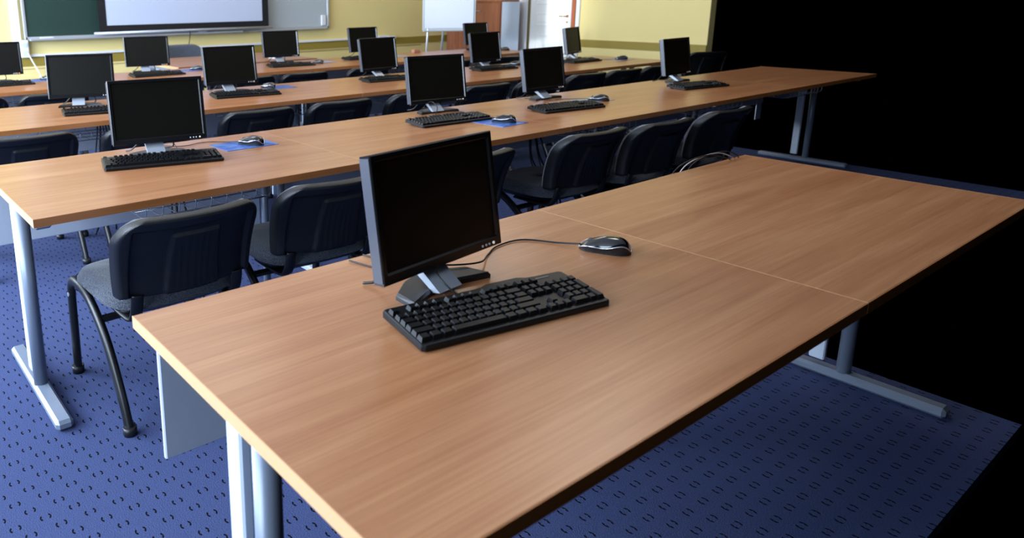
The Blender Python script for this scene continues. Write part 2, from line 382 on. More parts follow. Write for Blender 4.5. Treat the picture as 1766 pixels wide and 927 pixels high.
def flipchart():
    f = empty('flip_chart', (6.69, 6.93, 0), math.radians(-27)); tag(f, 'white flip chart easel standing between the yellow wall and the wooden cupboard', 'flip chart')
    MB().box((0, 0, 1.42), (.70, .02, 1.0), bev=.003).build('easel_board', 'white_board', f)
    MB().box((0, -.014, 1.425), (.64, .006, .95)).build('paper_pad', 'paper', f)
    MB().box((0, -.03, .915), (.70, .05, .012), bev=.003).build('pen_ledge', 'alu', f)
    for sx in (-1, 1):
        MB().tube([(sx*.26, .01, 1.9), (sx*.28, .0, .92), (sx*.36, -.12, .02)], .014, 8).build('leg', 'alu', f)
    MB().tube([(0, .03, 1.9), (0, .25, .9), (0, .50, .02)], .014, 8).build('leg', 'alu', f)
flipchart()
def cupboard():
    c = empty('wooden_cupboard', (8.29, 7.90, 0)); tag(c, 'low reddish wooden cupboard with pale side panel in the far corner', 'cupboard')
    MB().box((.01, 0, .66), (.34, 1.10, 1.20)).build('body', 'cherry', c)
    MB().box((.0, 0, 1.275), (.40, 1.16, .03), bev=.004).build('top', 'cherry', c)
    MB().box((.0, 0, .03), (.34, 1.10, .06)).build('plinth', 'cherry', c)
    for sy in (-1, 1):
        dd = MB().box((-.172, sy*.272, .66), (.018, .535, 1.17), bev=.002).build('door', 'cherry', c)
        MB().tube([(-.18, sy*.06, 1.13), (-.205, sy*.06, 1.13), (-.205, sy*.17, 1.13), (-.18, sy*.17, 1.13)], .006, 6).build('handle', 'silver', dd)
    MB().box((0, 0, .65), (.25, .018, 1.22), Matrix.Rotation(-PI/5, 3, 'Z')).build('side_panel', 'cupboard_side', c, (-.07, -.645, 0))  # panel turned askew so that it catches more window light
    tag(c.children[-1], 'pale blue-white side panel')
cupboard()

# wall sockets
def socket(name, loc, nz, label):
    t = empty(name, loc); tag(t, label, 'socket')
    MB().box((0, -.02, 0), (.085 if nz > 1 else .20, .04, .085*nz if nz > 1 else .085), bev=.006).build('socket_box', 'white_plastic', t)
    for k in range(2):
        c = (0, -.045, (k-.5)*.085) if nz > 1 else ((k-.5)*.09, -.045, 0)
        MB().cyl((c[0], -.04, c[2]), (c[0], -.046, c[2]), .028, 14).build('socket_face', 'panel_grey', t)
    return t
SOCK = socket('wall_socket', (1.835, YW-.032, .845), 2.2, 'white double socket box under the left end of the board')
socket('wall_socket', (7.05-.22, YW-.012, .757), 1, 'white socket box at the right end of the wall trunking')
pl = MB().box((6.98, YW-.065, .757), (.14, .05, .06), bev=.015); tag(pl.build('power_plug', 'panel_grey'), 'grey power plug in the socket box at the end of the trunking', 'plug')
cb = MB().tube(smooth_path([(1.86, YW-.08, .80), (1.90, YW-.09, .70), (1.96, YW-.10, .55), (2.0, YW-.12, .30), (2.0, YW-.2, .01)]), .008, 6)
q = cb.build('power_cord', 'white_plastic', SOCK); q.matrix_parent_inverse = Matrix.Translation(-Vector(SOCK.location))

# ------------------------------------------------------------ desks
DZ, DEP, LEN = .74, .83, 1.21
ROWY = {0: .486, 1: 2.115, 2: 3.735, 3: 5.355}
def desk_proto(lt, rt):
    r = empty('desk')
    MB().box((LEN/2, DEP/2, DZ-.0125), (LEN-.0034, DEP-.004, .025)).build('tabletop', 'beech', r)
    for y in (.001, DEP-.001): MB().box((LEN/2, y, DZ-.0128), (LEN-.005, .0025, .0246)).build('edge_band', 'edge', r)
    for x in (.0009, LEN-.0009): MB().box((x, DEP/2, DZ-.0126), (.0018, DEP, .0252)).build('edge_band', 'lit_end_band', r)
    for x, full in ((.045, lt), (LEN-.045, rt)):
        if full:      # two-column T leg at a free end
            lg = MB().cyl((x, DEP/2-.03, .035), (x, DEP/2-.03, DZ-.055), .023, 16).build('leg', 'steel', r)
            MB().box((x-.004, DEP/2+.055, .37), (.022, .05, .63), bev=.004).build('cable_channel', 'panel_grey', lg)
            MB().box((x, DEP/2, .02), (.055, .66, .035), bev=.010).build('foot', 'steel', lg)
            MB().box((x, DEP/2, DZ-.042), (.05, .66, .034), bev=.006).build('support_bar', 'steel', lg)
        else:
            lg = MB().cyl((x, DEP-.10, .0), (x, DEP-.10, DZ-.026), .018, 12).build('leg', 'steel', r)
            MB().box((x, DEP/2+.06, DZ-.036), (.03, .60, .020), bev=.004).build('support_bar', 'steel', lg)
    MB().box((LEN/2, DEP-.055, .57), (LEN-.05, .012, .26), bev=.003).build('modesty_panel', 'panel_grey', r)
    for x in (LEN-.10,):
        MB().prism([(-.045, 0), (.045, 0), (.045, .14), (.03, .16), (-.03, .16), (-.045, .14)], 0, .004, Matrix.Translation((x, DEP-.062, .31)) @ Matrix.Rotation(PI/2, 4, 'X')).build('panel_bracket', 'panel_grey', r)
    # wire cable tray hung under the top
    x0, x1, y0, y1, zb = .42, .92, .26, .56, .60
    m = MB()
    for y in (y0, y0+.10, y0+.20, y1): m.cyl((x0, y, zb), (x1, y, zb), .003, 5)
    n = 8
    for k in range(n+1):
        x = x0+(x1-x0)*k/n
        m.tube(smooth_path([(x, y0-.02, zb+.05), (x, y0, zb), (x, (y0+y1)/2, zb-.003), (x, y1, zb), (x, y1+.02, zb+.05)], 3), .002, 5)
    tr = m.build('cable_tray', 'wire', r)
    for x in (x0+.02, x1-.02):
        for y, yy in ((y0-.02, y0-.06), (y1+.02, y1+.06)): MB().cyl((x, y, zb+.045), (x+.015, yy, DZ-.026), .003, 5).build('hanger', 'wire', tr)
    return r
DP = {k: desk_proto(*k) for k in ((1, 0), (0, 0), (0, 1), (1, 1))}; DT = {k: tree_list(v) for k, v in DP.items()}
rown = {0: 'nearest row', 1: 'second row from the camera', 2: 'third row from the camera', 3: 'row closest to the board'}
pos = ['leftmost desk', 'second desk from the left', 'middle desk', 'fourth desk from the left', 'rightmost desk']
usedd = set()
for r in range(4):
    n_ = 2 if r == 0 else 5
    for k in range(n_):
        key = (int(k == 0), int(k == n_-1))
        if key in usedd: o = dup(DP[key], DT[key])
        else: o = DP[key]; usedd.add(key)
        o.location = (.43+k*LEN, ROWY[r], 0)
        if r == 0: lab = 'beech desk under the large near monitor, left of the table seam' if k == 0 else 'beech desk right of the seam beside the near mouse, nothing on its top'
        else: lab = 'beech topped desk, %s in the %s' % (pos[k], rown[r])
        tag(o, lab, 'desk', 'beech topped desks joined in rows')
o = DP[(1, 1)]; o.location = (2.68, 6.30, 0); o.name = 'teacher_desk'
o.scale = (1.27, 1.32, 1); tag(o, 'wider beech teacher desk behind the front row with a chair behind it', 'desk')
if 'group' in o: del o['group']

# ------------------------------------------------------------ chairs
def chair_proto():
    r = empty('office_chair')
    W0, Hb = .243, .305
    TILT = .33
    def shape(s, t):   # s,t in -1..1 -> x (half outline), v height 0..Hb
        v = (t+1)/2*Hb; rt = .100; rb = .016
        wd = W0*(.925+.075*(v/Hb)**.7)
        if v > Hb-rt: q = (v-(Hb-rt))/rt; wd -= rt*(1-math.sqrt(max(0, 1-q*q)))
        if v < rb: q = (rb-v)/rb; wd -= rb*(1-math.sqrt(max(0, 1-q*q)))*.8
        return s*wd, v, wd
    def place(x, v, d):   # d: offset, + = towards the sitter (+y)
        y = -.215 - v*math.sin(TILT) + d + .065*(x/W0)**2 + .02*math.sin(v/Hb*PI)
        z = .462 + v*math.cos(TILT)
        return (x, y, z)
    NU, NV = 84, 56
    def T(j): # denser near the ends
        return -math.cos(PI*j)
    def ss(a, b, x):
        q = max(0, min(1, (x-a)/(b-a))); return q*q*(3-2*q)
    def back(u, j):
        s = -math.cos(PI*u)*.35+(2*u-1)*.65; t = T(j)*.4+(2*j-1)*.6
        x, v, wd = shape(s, t)
        e = min(wd*(1-abs(s)), v*1.0+.0, (Hb-v)+.0)
        rnd = math.sqrt(max(0, 1-(1-min(1, e/.016))**2))          # rounded rim
        d = -.040*rnd
        inn = ss(.044, .054, min(W0-abs(x), Hb-v+.002)) * ss(.0, .01, v)
        d += .018*inn                                            # recessed field
        cw = .075+.02*(1-v/Hb)
        cen = ss(0, .008, cw-abs(x))*ss(0, .008, Hb*.76-v)
        d -= .010*cen
        if cen > .9 and abs(x) < cw*.75: d += .002*max(0, math.sin(x*2*PI/.022))
        return place(x, v, d)
    m = MB().grid(back, NU, NV, flip=False); 
    def front(u, j):
        s = -math.cos(PI*u)*.35+(2*u-1)*.65; t = T(j)*.4+(2*j-1)*.6
        x, v, wd = shape(s, t)
        return place(x, v, 0)
    m.build('back_shell', 'shell_black', r)
    def cush(u, j):
        s = -math.cos(PI*u)*.35+(2*u-1)*.65; t = T(j)*.4+(2*j-1)*.6
        x, v, wd = shape(s, t); e = min(wd*(1-abs(s)), v, Hb-v)
        return place(x, v, .028*math.sqrt(max(0, 1-(1-min(1, e/.03))**2)))
    MB().grid(cush, 24, 18, flip=True).build('back_cushion', 'fabric', r)
    # seat: rounded upholstered cushion on a plastic pan
    def seat_pt(u, j, top):
        s = 2*u-1; t = 2*j-1
        p = 4.6; L = (abs(s)**p+abs(t)**p)**(1/p); mx = max(abs(s), abs(t)) or 1
        k = mx/L if L > 0 else 1
        x = s*k*.236; y = t*k*.250+.052
        e = 1-mx
        if top: z = .418+.045*math.sqrt(max(0, 1-(1-min(1, e/.22))**2)) - .018*ss(.3, 1, t)*1.0 - .006*(1-abs(s))
        else: z = .418-.030*math.sqrt(max(0, 1-(1-min(1, e/.12))**2)) - .010*ss(.3, 1, t)
        return (x, y, z)
    MB().grid(lambda u, j: seat_pt(u, j, True), 22, 22).build('seat_cushion', 'fabric', r)
    MB().grid(lambda u, j: seat_pt(u, j, False), 14, 14, flip=True).build('seat_pan', 'shell_black', r)
    for sx in (-1, 1):
        x = sx*.226; k = 0
        p = smooth_path([(x+k, .300, .012), (x, .292, .20), (x, .285, .33), (x, .262, .382), (x, .20, .398), (x, .08, .375), (x, -.05, .28), (x+k, -.15, .13), (x+k, -.205, .012)], 6)
        lg = MB().tube(p, 0.014, 12, ry=.020, fixed_up=(1, 0, 0)).build('leg', 'tube_black', r)
        for y in (.300, -.207): MB().cyl((x+k, y, 0), (x+k, y, .03), .021, 12).build('foot_cap', 'black_plastic', lg)
        MB().cyl((x+sx*.008, .28, .33), (x+sx*.015, .28, .33), .008, 10).build('bolt', 'silver', lg)
    for y, z in ((.22, .372), (-.0, .33)): MB().box((0, y, z), (.46, .03, .02), bev=.005).build('crossbar', 'tube_black', r)
    MB().box((0, .06, .375), (.16, .26, .02), bev=.005).build('seat_bracket', 'tube_black', r)
    for sx in (-1, 1):
        MB().tube(smooth_path([(sx*.17, .05, .372), (sx*.17, -.14, .372), (sx*.17, -.185, .40), (sx*.17, -.203, .45), (sx*.168, -.208, .475)], 4), .022, 6, ry=.008, fixed_up=(1, 0, 0)).build('back_support', 'tube_black', r)
    return r
CH = chair_proto(); CT = tree_list(CH)
chairs = [ # x, yback, yaw(rad), row, label
 (.870, 2.060, .10, 1, 'black chair at the left end, whole backrest and blue-lit seat in view'),
 (1.475, 2.12, -.12, 1, 'black chair left of the large near monitor, partly hidden by that monitor'),
 (2.20, 2.15, -.04, 1, 'black chair showing only its right side beside the right edge of the large near monitor'),
 (2.945, 2.094, -.03, 1, 'black chair with open seat seen right of the large near monitor'),
 (3.45, 2.045, -.06, 1, 'black chair behind the near desk at right, just right of the open-seat chair'),
 (4.08, 2.05, -.05, 1, 'black chair cut by the right picture edge behind the near desk'),
 (.765, 3.70, .0, 2, 'black chair cut by the left picture edge behind the second row desk'),
 (1.36, 3.66, .0, 2, 'black chair mostly hidden behind the left monitor of the second row'),
 (2.08, 3.77, -.10, 2, 'black chair right of the second row left monitor, rounded backrest in view'),
 (2.70, 3.80, -.10, 2, 'black chair behind the table seam of the second row, right of the full rounded backrest'),
 (3.36, 3.82, -.05, 2, 'black chair peeking out left of the second monitor in the second row'),
 (3.98, 3.75, -.08, 2, 'black chair between the second and third monitors of the second row'),
 (4.60, 3.77, -.02, 2, 'black chair hidden behind the third monitor of the second row, left edge showing'),
 (5.115, 3.715, .0, 2, 'black chair right of the third monitor of the second row'),
 (5.625, 3.715, .0, 2, 'black chair left of the rightmost monitor, behind the bare stretch of desk'),
 (6.135, 3.715, .0, 2, 'black chair partly behind the rightmost monitor of the second row'),
 (.775, 5.36, .0, 3, 'black chair at the far left picture edge in the third gap between rows'),
 (1.31, 5.32, .0, 3, 'black chair left of and behind the left monitor of the third row'),
 (2.90, 5.38, .0, 3, 'black chair just right of the second monitor of the third row'),
 (3.47, 5.42, -.08, 3, 'black chair in front of the dark keyboard and mouse of the front row'),
 (4.16, 5.40, .0, 3, 'black chair behind the third monitor of the third row'),
 (5.20, 5.36, .0, 3, 'black chair behind the fourth monitor of the third row, left part showing'),
 (5.93, 5.34, .0, 3, 'black chair at the right end of the front row, flat top below the door'),
]
for i, (x, yb, yaw, r, lab) in enumerate(chairs):
    yaw *= .3
    lim = ROWY[r]-.016-.24*abs(yaw); x, yb = (x*lim/yb, lim) if yb > lim else (x, yb)   # backrests stay clear of the desk edge
    o = CH if i == 0 else dup(CH, CT)
    o.rotation_euler = (0, 0, yaw); o.location = (x-math.sin(yaw)*.215, yb+.215, 0)
    if i == 0: o.scale = (1.03, 1, .968)
    tag(o, lab, 'chair', 'black office chairs at the desk rows')
o = dup(CH, CT); o.location = (3.42, 7.66, 0); o.rotation_euler = (0, 0, PI); o.scale = (1.06, 1.06, 1.12); tag(o, 'dark grey chair behind the teacher desk in front of the yellow wall', 'chair')
if 'group' in o: del o['group']
o = dup(CH, CT); o.location = (8.10, 4.42, 0); o.rotation_euler = (0, 0, -.5); tag(o, 'dark chair by the right wall cut by the right picture edge', 'chair')
if 'group' in o: del o['group']

# ------------------------------------------------------------ monitors
MW, MH = .374, .254
def monitor_proto(led):
    """local origin: on the desk under the bottom centre of the front face; screen faces -y"""
    r = empty('monitor')
    TI = math.radians(9.5); ZB = .052
    M = Matrix.Translation((0, 0, ZB)) @ Matrix.Rotation(-TI, 4, 'X')
    def P(p): return M @ Vector(p)
    w, h = MW/2, MH; bw = .0115; bb = .019; dp = .005; ch = .0035
    def ring(x, z0, z1, y): return [(-x, y, z0), (x, y, z0), (x, y, z1), (-x, y, z1)]
    R = [ring(w-.006, .006, h-.006, .034), ring(w, .002, h-.002, .028), ring(w, 0, h, .002), ring(w-.002, .002, h-.002, 0),
         ring(w-bw, bb, h-bw, 0), ring(w-bw-ch, bb+ch, h-bw-ch, dp)]
    v = [P(p) for q in R for p in q]; f = []
    for k in range(len(R)-1):
        for i in range(4): a, b = k*4+i, k*4+(i+1) % 4; f.append((a, b, b+4, a+4)[::-1])
    MB().add(v, f).build('bezel', 'black_bezel', r)
    q = ring(w-bw-ch, bb+ch, h-bw-ch, dp)
    MB().add([P(p) for p in q], [(0, 1, 2, 3)]).build('screen', 'screen_glass', r)
    # bulging back shell
    R = [ring(w-.002, .004, h-.004, .020), ring(w-.004, .008, h-.008, .034), ring(w-.05, .04, h-.05, .052), ring(w-.07, .06, h-.07, .056)]
    v = [P(p) for q in R for p in q]; f = [(12, 13, 14, 15)[::-1]]
    for k in range(3):
        for i in range(4): a, b = k*4+i, k*4+(i+1) % 4; f.append((a, b, b+4, a+4)[::-1])
    MB().add(v, f).build('back_cover', 'side_plastic', r)
    for sx in (-1, 1):
        m = MB(); m.box((0, 0, 0), (.0016, .024, MH-.012)); m.v = [P((p[0]+sx*(w+.0003), p[1]+.0155, p[2]+h/2)) for p in m.v]; m.build('side_highlight', 'side_plastic', r)  # strips for the window highlight along the sides, put into the colour
    for k, x in enumerate((.118, .131, .142, .157)):
        m = MB(); rr = .0034 if k == 3 else .0027
        a = P((x, .001, .0085)); b_ = P((x, -.0015, .0085)); m.cyl(a, b_, rr, 10)
        m.build('button', led if k == 3 else 'white_plastic', r)
    # silver stand plate: rises backwards from the base, then bends up behind the panel
    m = MB()
    prof = [(-.012, .008), (.040, .040), (.068, .066), (.082, .20), (.072, .20), (.060, .076), (.032, .056), (-.030, .012)]
    n = len(prof); v = []
    for x in (-.060, .010): v += [(x, y, z) for y, z in prof]
    f = [(a, (a+1) % n, (a+1) % n+n, a+n) for a in range(n)] + [(0, 7, 6, 1), (1, 6, 5, 2), (2, 5, 4, 3), (8, 9, 14, 15), (9, 10, 13, 14), (10, 11, 12, 13)]
    m.add(v, f); m.build('stand_neck', 'silver', r)
    MB().box((0, .060, .16), (.10, .034, .09), bev=.004).build('mount', 'black_plastic', r)
    # two splayed base feet meeting under the neck
    m = MB()
    for sx in (-1, 1):
        poly = [(sx*.0-.015, -.004), (sx*.036-.015, -.006), (sx*.122-.015, -.030), (sx*.112-.015, .028), (sx*.05-.015, .065), (-.015, .075)]
        if sx < 0: poly = poly[::-1]
        m.prism(poly, 0, .014, cham=.006)
    m.build('stand_base', 'black_plastic', r)
    # video cable
    MB().tube(smooth_path([(.03, .05, .10), (.05, .085, .07), (.07, .10, .02), (.05, .12, .004), (.0, .15, .004)], 5), .0035, 6).build('cable', 'cord', r)
    MB().tube(smooth_path([(-.03, .05, .10), (-.06, .08, .06), (-.10, .10, .015), (-.12, .13, .004)], 5), .003, 6).build('cable', 'cord', r)
    return r
MO = {'w': monitor_proto('led_white'), 'o': monitor_proto('led_orange')}
MT = {k: tree_list(v) for k, v in MO.items()}
monitors = [ # x, y, zbottom, yaw deg, size, led, label
 (1.028, 1.050, .788, 6.5, 1.025, 'w', 'large black monitor in the foreground on the nearest desk'),
 (1.070, 2.730, .793, -9.9, 1, 'w', 'black monitor at the left end of the second row, keyboard in front'),
 (2.682, 2.835, .792, -7.1, 1, 'w', 'black monitor in the middle of the second row behind the near monitor'),
 (3.535, 2.811, .781, 1.8, 1, 'w', 'black monitor third from the left in the second row'),
 (4.933, 2.786, .779, 3.9, 1, 'w', 'black monitor at the right picture edge in the second row'),
 (1.235, 4.339, .799, -18.0, 1, 'w', 'black monitor at left of the third row, overlapped by the second row left monitor'),
 (2.231, 4.355, .791, -4.3, 1, 'w', 'black monitor second from the left in the third row'),
 (3.548, 4.412, .792, 4.0, 1, 'w', 'black monitor of the third row, just left of the second row middle monitor'),
 (4.721, 4.399, .789, 1.9, 1, 'w', 'black monitor of the third row, left of the second row third monitor'),
 (5.991, 4.455, .787, 17.3, 1, 'w', 'black monitor turned aside in the third row below the white door'),
 (1.110, 6.110, .792, -5.0, 1, 'o', 'black monitor with orange light cut by the left picture edge in the front row'),
 (2.307, 6.066, .796, -13.0, 1, 'o', 'black monitor with orange light left of the teacher chair in the front row'),
 (3.673, 6.100, .794, -8.3, 1, 'w', 'black monitor below the right end of the projection screen'),
 (4.689, 6.100, .796, -0.1, 1, 'w', 'dark grey lit monitor right of the whiteboard, overlapped by a nearer monitor'),
 (6.344, 6.080, .791, -2.0, 1, 'w', 'black monitor in front of the flip chart in the front row'),
]
usedm = set()
for x, y, zb, yaw, s_, led, lab in monitors:
    if led in usedm: o = dup(MO[led], MT[led])
    else: o = MO[led]; usedm.add(led)
    o.location = (x, y, DZ); o.rotation_euler = (0, 0, math.radians(yaw)); o.scale = (s_,)*3
    tag(o, lab, 'monitor', 'black flat monitors on the desks')

# ------------------------------------------------------------ keyboards
U1 = .0193
def key_layout():
    K = []  # x (centre, u), row y, width
    def row(y, ws, x0=0):
        x = x0
        for w_ in ws:
            if w_ > 0: K.append((x+w_/2, y, w_)); x += w_
            else: x += -w_
    row(5.25, [1, -1, 1, 1, 1, 1, -.5, 1, 1, 1, 1, -.5, 1, 1, 1, 1, -.25, 1, 1, 1])
    row(4, [1]*13+[2, -.25, 1, 1, 1, -.25, 1, 1, 1, 1])
    row(3, [1.5]+[1]*12+[1.5, -.25, 1, 1, 1, -.25, 1, 1, 1])
    row(2, [1.75]+[1]*11+[2.25, -3.5, 1, 1, 1])
    row(1, [2.25]+[1]*10+[2.75, -1.25, 1, -1.25, 1, 1, 1])
    row(0, [1.25, 1.25, 1.25, 6.25, 1.25, 1.25, 1.25, 1.25, -.25, 1, 1, 1, -.25, 2, 1])
    return K
KX0 = -22.5*U1/2
def kz(y): return .0125+(y+.075)*.085       # top surface slope
def key_mb(w_, tall=1):
    a, b_ = w_*U1/2-.0008, tall*U1/2-.0008; c, d_ = a-.0032, b_-.0032; h = .0092
    v = [(-a, -b_, 0), (a, -b_, 0), (a, b_, 0), (-a, b_, 0), (-c, -d_+.0005, h), (c, -d_+.0005, h), (c, d_+.0015, h+.0006), (-c, d_+.0015, h+.0006)]
    f = [(4, 5, 6, 7), (0, 1, 5, 4), (1, 2, 6, 5), (2, 3, 7, 6), (3, 0, 4, 7)]
    return MB().add(v, f)
KEYM = {}
def keyboard_proto(single):
    r = empty('keyboard')
    # body outline seen from above, rounded corners and a raised rear lip
    hx = .2215
    front = [(-hx, -.070), (-hx+.006, -.0755), (hx-.006, -.0755), (hx, -.070)]
    rear = [(hx, .066), (hx-.006, .071), (.150, .072), (.128, .0745), (.110, .082), (.030, .082), (.012, .0745), (-.010, .072), (-hx+.006, .071), (-hx, .066)]
    poly = front+rear; n = len(poly)
    v = []
    for dz, d_ in ((0, 0), (1, 0), (2, .003)):
        for x, y in poly:
            L = math.hypot(x, y*3) or 1
            xx, yy = x*(1-d_/.22), y*(1-d_/.08)
            z = .002+ (y+.075)*.06 if dz == 0 else (kz(y)-.0025 if dz == 1 else kz(y))
            v.append((xx, yy, z))
    f = [tuple(range(n))[::-1], tuple(range(2*n, 3*n))]
    for q in range(2):
        for k in range(n): a, b_ = q*n+k, q*n+(k+1) % n; f.append((a, b_, b_+n, a+n))
    body = MB().add(v, f).build('keyboard_case', 'kb_body', r)
    for sx in (-1, 1):
        MB().box((sx*.185, .055, .0072), (.022, .012, .013), bev=.002).build('rear_foot', 'black_plastic', body)
        MB().box((sx*.185, -.062, .0022), (.022, .010, .003)).build('front_foot', 'black_plastic', body)
    lay = key_layout()+[]
    if single:
        for x, y, w_ in lay:
            if w_ not in KEYM: KEYM[w_] = key_mb(w_).mesh('key', 'key_black')
            o = obj('key', KEYM[w_], r, (KX0+x*U1, -.064+(y+.5)*U1, kz(-.064+(y+.5)*U1)-.001)); o.rotation_euler = (math.atan(.085), 0, 0)
        KEYM['t'] = KEYM.get('t') or key_mb(1, 2).mesh('key', 'key_black')
        for y in (1.0, 3.0):
            o = obj('key', KEYM['t'], r, (KX0+22*U1, -.064+y*U1, kz(-.064+y*U1)-.001)); o.rotation_euler = (math.atan(.085), 0, 0)
    else:
        m = MB()
        for x, y, w_ in lay:
            km = key_mb(w_); yy = -.064+(y+.5)*U1
            m.add([(KX0+x*U1+p[0], yy+p[1], kz(yy+p[1])-.001+p[2]) for p in km.v], km.f)
        tag(m.build('keys', 'key_black', r), kind='stuff')
    MB().box((.155, .058, kz(.058)+.0003), (.045, .006, .0006)).build('status_strip', 'side_plastic', r)
    return r
KP = {True: keyboard_proto(True), False: keyboard_proto(False)}; KT = {k: tree_list(v) for k, v in KP.items()}
def kb_center_from_fl(x, y, a):   # front-left corner -> centre
    c, s_ = math.cos(a), math.sin(a); return x+c*.2215+s_*.0-s_*.0755, y+s_*.2215+c*.0755
def kb_center_from_rr(x, y, a):
    c, s_ = math.cos(a), math.sin(a); return x-c*.2215+s_*.071, y-s_*.2215-c*.071
D = math.radians
keyboards = [
 ('rr', 1.245, .928, -9.6, True, 'black keyboard in front of the foreground monitor, cut by the bottom of the picture'),
 ('fl', .786, 2.576, -13.5, True, 'black keyboard in front of the left monitor of the second row'),
 ('fl', 2.280, 2.516, -3.5, True, 'black keyboard with its corner on the blue pad in the middle of the second row'),
 ('fl', 3.060, 2.430, -7, True, 'black keyboard before the third monitor of the second row'),
 ('fl', 4.50, 2.49, -8, False, 'black keyboard at the right picture edge in the second row'),
 ('fl', 1.028, 3.993, -10.0, True, 'black keyboard below the left monitor of the third row'),
 ('fl', 1.975, 4.089, -8.5, True, 'black keyboard below the second monitor of the third row'),
 ('fl', 3.231, 4.155, -4, False, 'black keyboard below the third monitor of the third row'),
 ('fl', 4.419, 4.19, -2, False, 'black keyboard below the monitor standing before the cupboard'),
 ('fl', 5.557, 4.126, 3, False, 'black keyboard beside the mouse on the desk near the right wall'),
 ('fl', .86, 5.72, 4, False, 'black keyboard at the left picture edge in the front row'),
 ('fl', 2.036, 5.672, 0, False, 'black keyboard below the orange-lit monitor near the teacher chair'),
 ('fl', 3.298, 5.651, -6, False, 'black keyboard in the front row beside a black mouse'),
 ('fl', 4.26, 5.80, -2, False, 'black keyboard below the dark grey monitor right of the whiteboard'),
 ('fl', 6.0, 5.80, -4, False, 'black keyboard below the monitor before the flip chart'),
]
usedk = set(); kbpos = []
for mode, x, y, a, single, lab in keyboards:
    a = D(a); cx_, cy_ = (kb_center_from_fl if mode == 'fl' else kb_center_from_rr)(x, y, a)
    if single in usedk: o = dup(KP[single], KT[single])
    else: o = KP[single]; usedk.add(single)
    o.location = (cx_, cy_, DZ); o.rotation_euler = (0, 0, a); kbpos.append((cx_, cy_, a))
    tag(o, lab, 'keyboard', 'black keyboards on the desks')

def cord_obj(name, pts, r, parent, m='cord'):
    """tube through world points, parented to a thing"""
    bpy.context.view_layer.update()
    inv = parent.matrix_world.inverted()
    me = MB().tube(smooth_path([tuple(inv @ Vector(p)) for p in pts], 8), r, 6)
    return me.build(name, m, parent)

# ------------------------------------------------------------ mouse pads and mice
def pad(x, y, a, w_, h_, m, lab):
    o = MB().box((0, 0, .0008), (w_, h_, .0016)).build('mouse_pad', m); o.location = (x, y, DZ); o.rotation_euler = (0, 0, D(a))
    tag(o, lab, 'mouse pad', 'thin mouse pads on the desks'); return o
PT = .0016
pad(1.428, 2.705, 0, .245, .165, 'pad_blue', 'blue mouse pad beside the left keyboard of the second row')
pad(2.683, 2.425, 2, .188, .235, 'pad_blue', 'blue mouse pad beside the middle keyboard of the second row')
pad(3.690, 2.600, 0, .215, .15, 'pad_pale', 'pale grey mouse pad beside the third keyboard of the second row')
pad(1.54, 4.31, -3, .235, .17, 'pad_blue', 'blue mouse pad glimpsed behind the left monitor of the second row')
pad(2.600, 4.375, 0, .21, .165, 'pad_blue', 'blue mouse pad behind the second keyboard of the third row')
pad(5.05, 4.43, 0, .22, .17, 'pad_blue', 'blue mouse pad in the third row before the cupboard')
pad(1.43, 6.02, 0, .22, .17, 'pad_blue', 'blue mouse pad at far left of the front row')
pad(2.68, 5.97, 0, .22, .17, 'pad_blue', 'blue mouse pad under the silver-edged mouse before the teacher desk')
pad(3.98, 5.86, 0, .22, .17, 'pad_pale', 'pale mouse pad beside the dark mouse in the front row')
pad(6.235, 4.12, 0, .22, .17, 'pad_pale', 'pale blue mouse pad near the right wall')
pad(4.98, 5.93, 0, .22, .17, 'pad_pale', 'pale mouse pad in the front row left of the flip chart legs')

def mouse_proto():
    """nose towards +y"""
    r = empty('computer_mouse')
    L, Wd, Hh = .113, .060, .038
    def wid(t):  # t -1 tail .. 1 nose
        return (Wd/2)*(1-abs(t)**3.2)**.5*(1-.10*math.cos((t+.1)*PI)*0 - .07*(1-abs(t*1.2-.2)) + .03)
    def hgt(t): return Hh*max(0., (1-abs(t)**2.6))**.5*(.80-.30*t)+.004*(1-abs(t))
    def rimz(t): return hgt(t)*(.62-.22*math.cos(t*PI*.9)*1.0) 
    NT, NS = 26, 16
    def top(u, j):
        t = -.995+1.99*j; s_ = (2*u-1); a = s_*PI/2
        x = wid(t)*math.sin(a); z = rimz(t)+(hgt(t)-rimz(t))*math.cos(a)
        return (x, t*L/2, z+.0005)
    MB().grid(top, NS, NT).build('top_shell', 'black_gloss', r)
    def side(sx):
        def fn(u, j):
            t = -.995+1.99*j; z = rimz(t)*(1-u)+.0008; x = sx*wid(t)*(1-.14*math.sin(u*PI/2)) ; return (x, t*L/2, z)
        return fn
    m = MB().grid(side(1), 4, NT, flip=False).grid(side(-1), 4, NT, flip=True)
    m.grid(lambda u, j: ((2*u-1)*wid(-.995+1.99*j)*.86, (-.995+1.99*j)*L/2, .0008), 2, NT, flip=True)
    m.build('side_shell', 'black_plastic', r)
    path = []
    for k in range(41):
        t = -.99+1.98*k/40; path.append((wid(t)+.0003, t*L/2, rimz(t)+.001))
    for k in range(41):
        t = .99-1.98*k/40; path.append((-wid(t)-.0003, t*L/2, rimz(t)+.001))
    MB().tube(path, .0014, 5, closed=True).build('silver_rim', 'silver_rim', r)
    m = MB(); m.cyl((-.0035, L*.28, hgt(.56)-.002), (.0035, L*.28, hgt(.56)-.002), .006, 12); m.build('scroll_wheel', 'side_plastic', r)
    return r
MP = mouse_proto(); MPT = tree_list(MP)
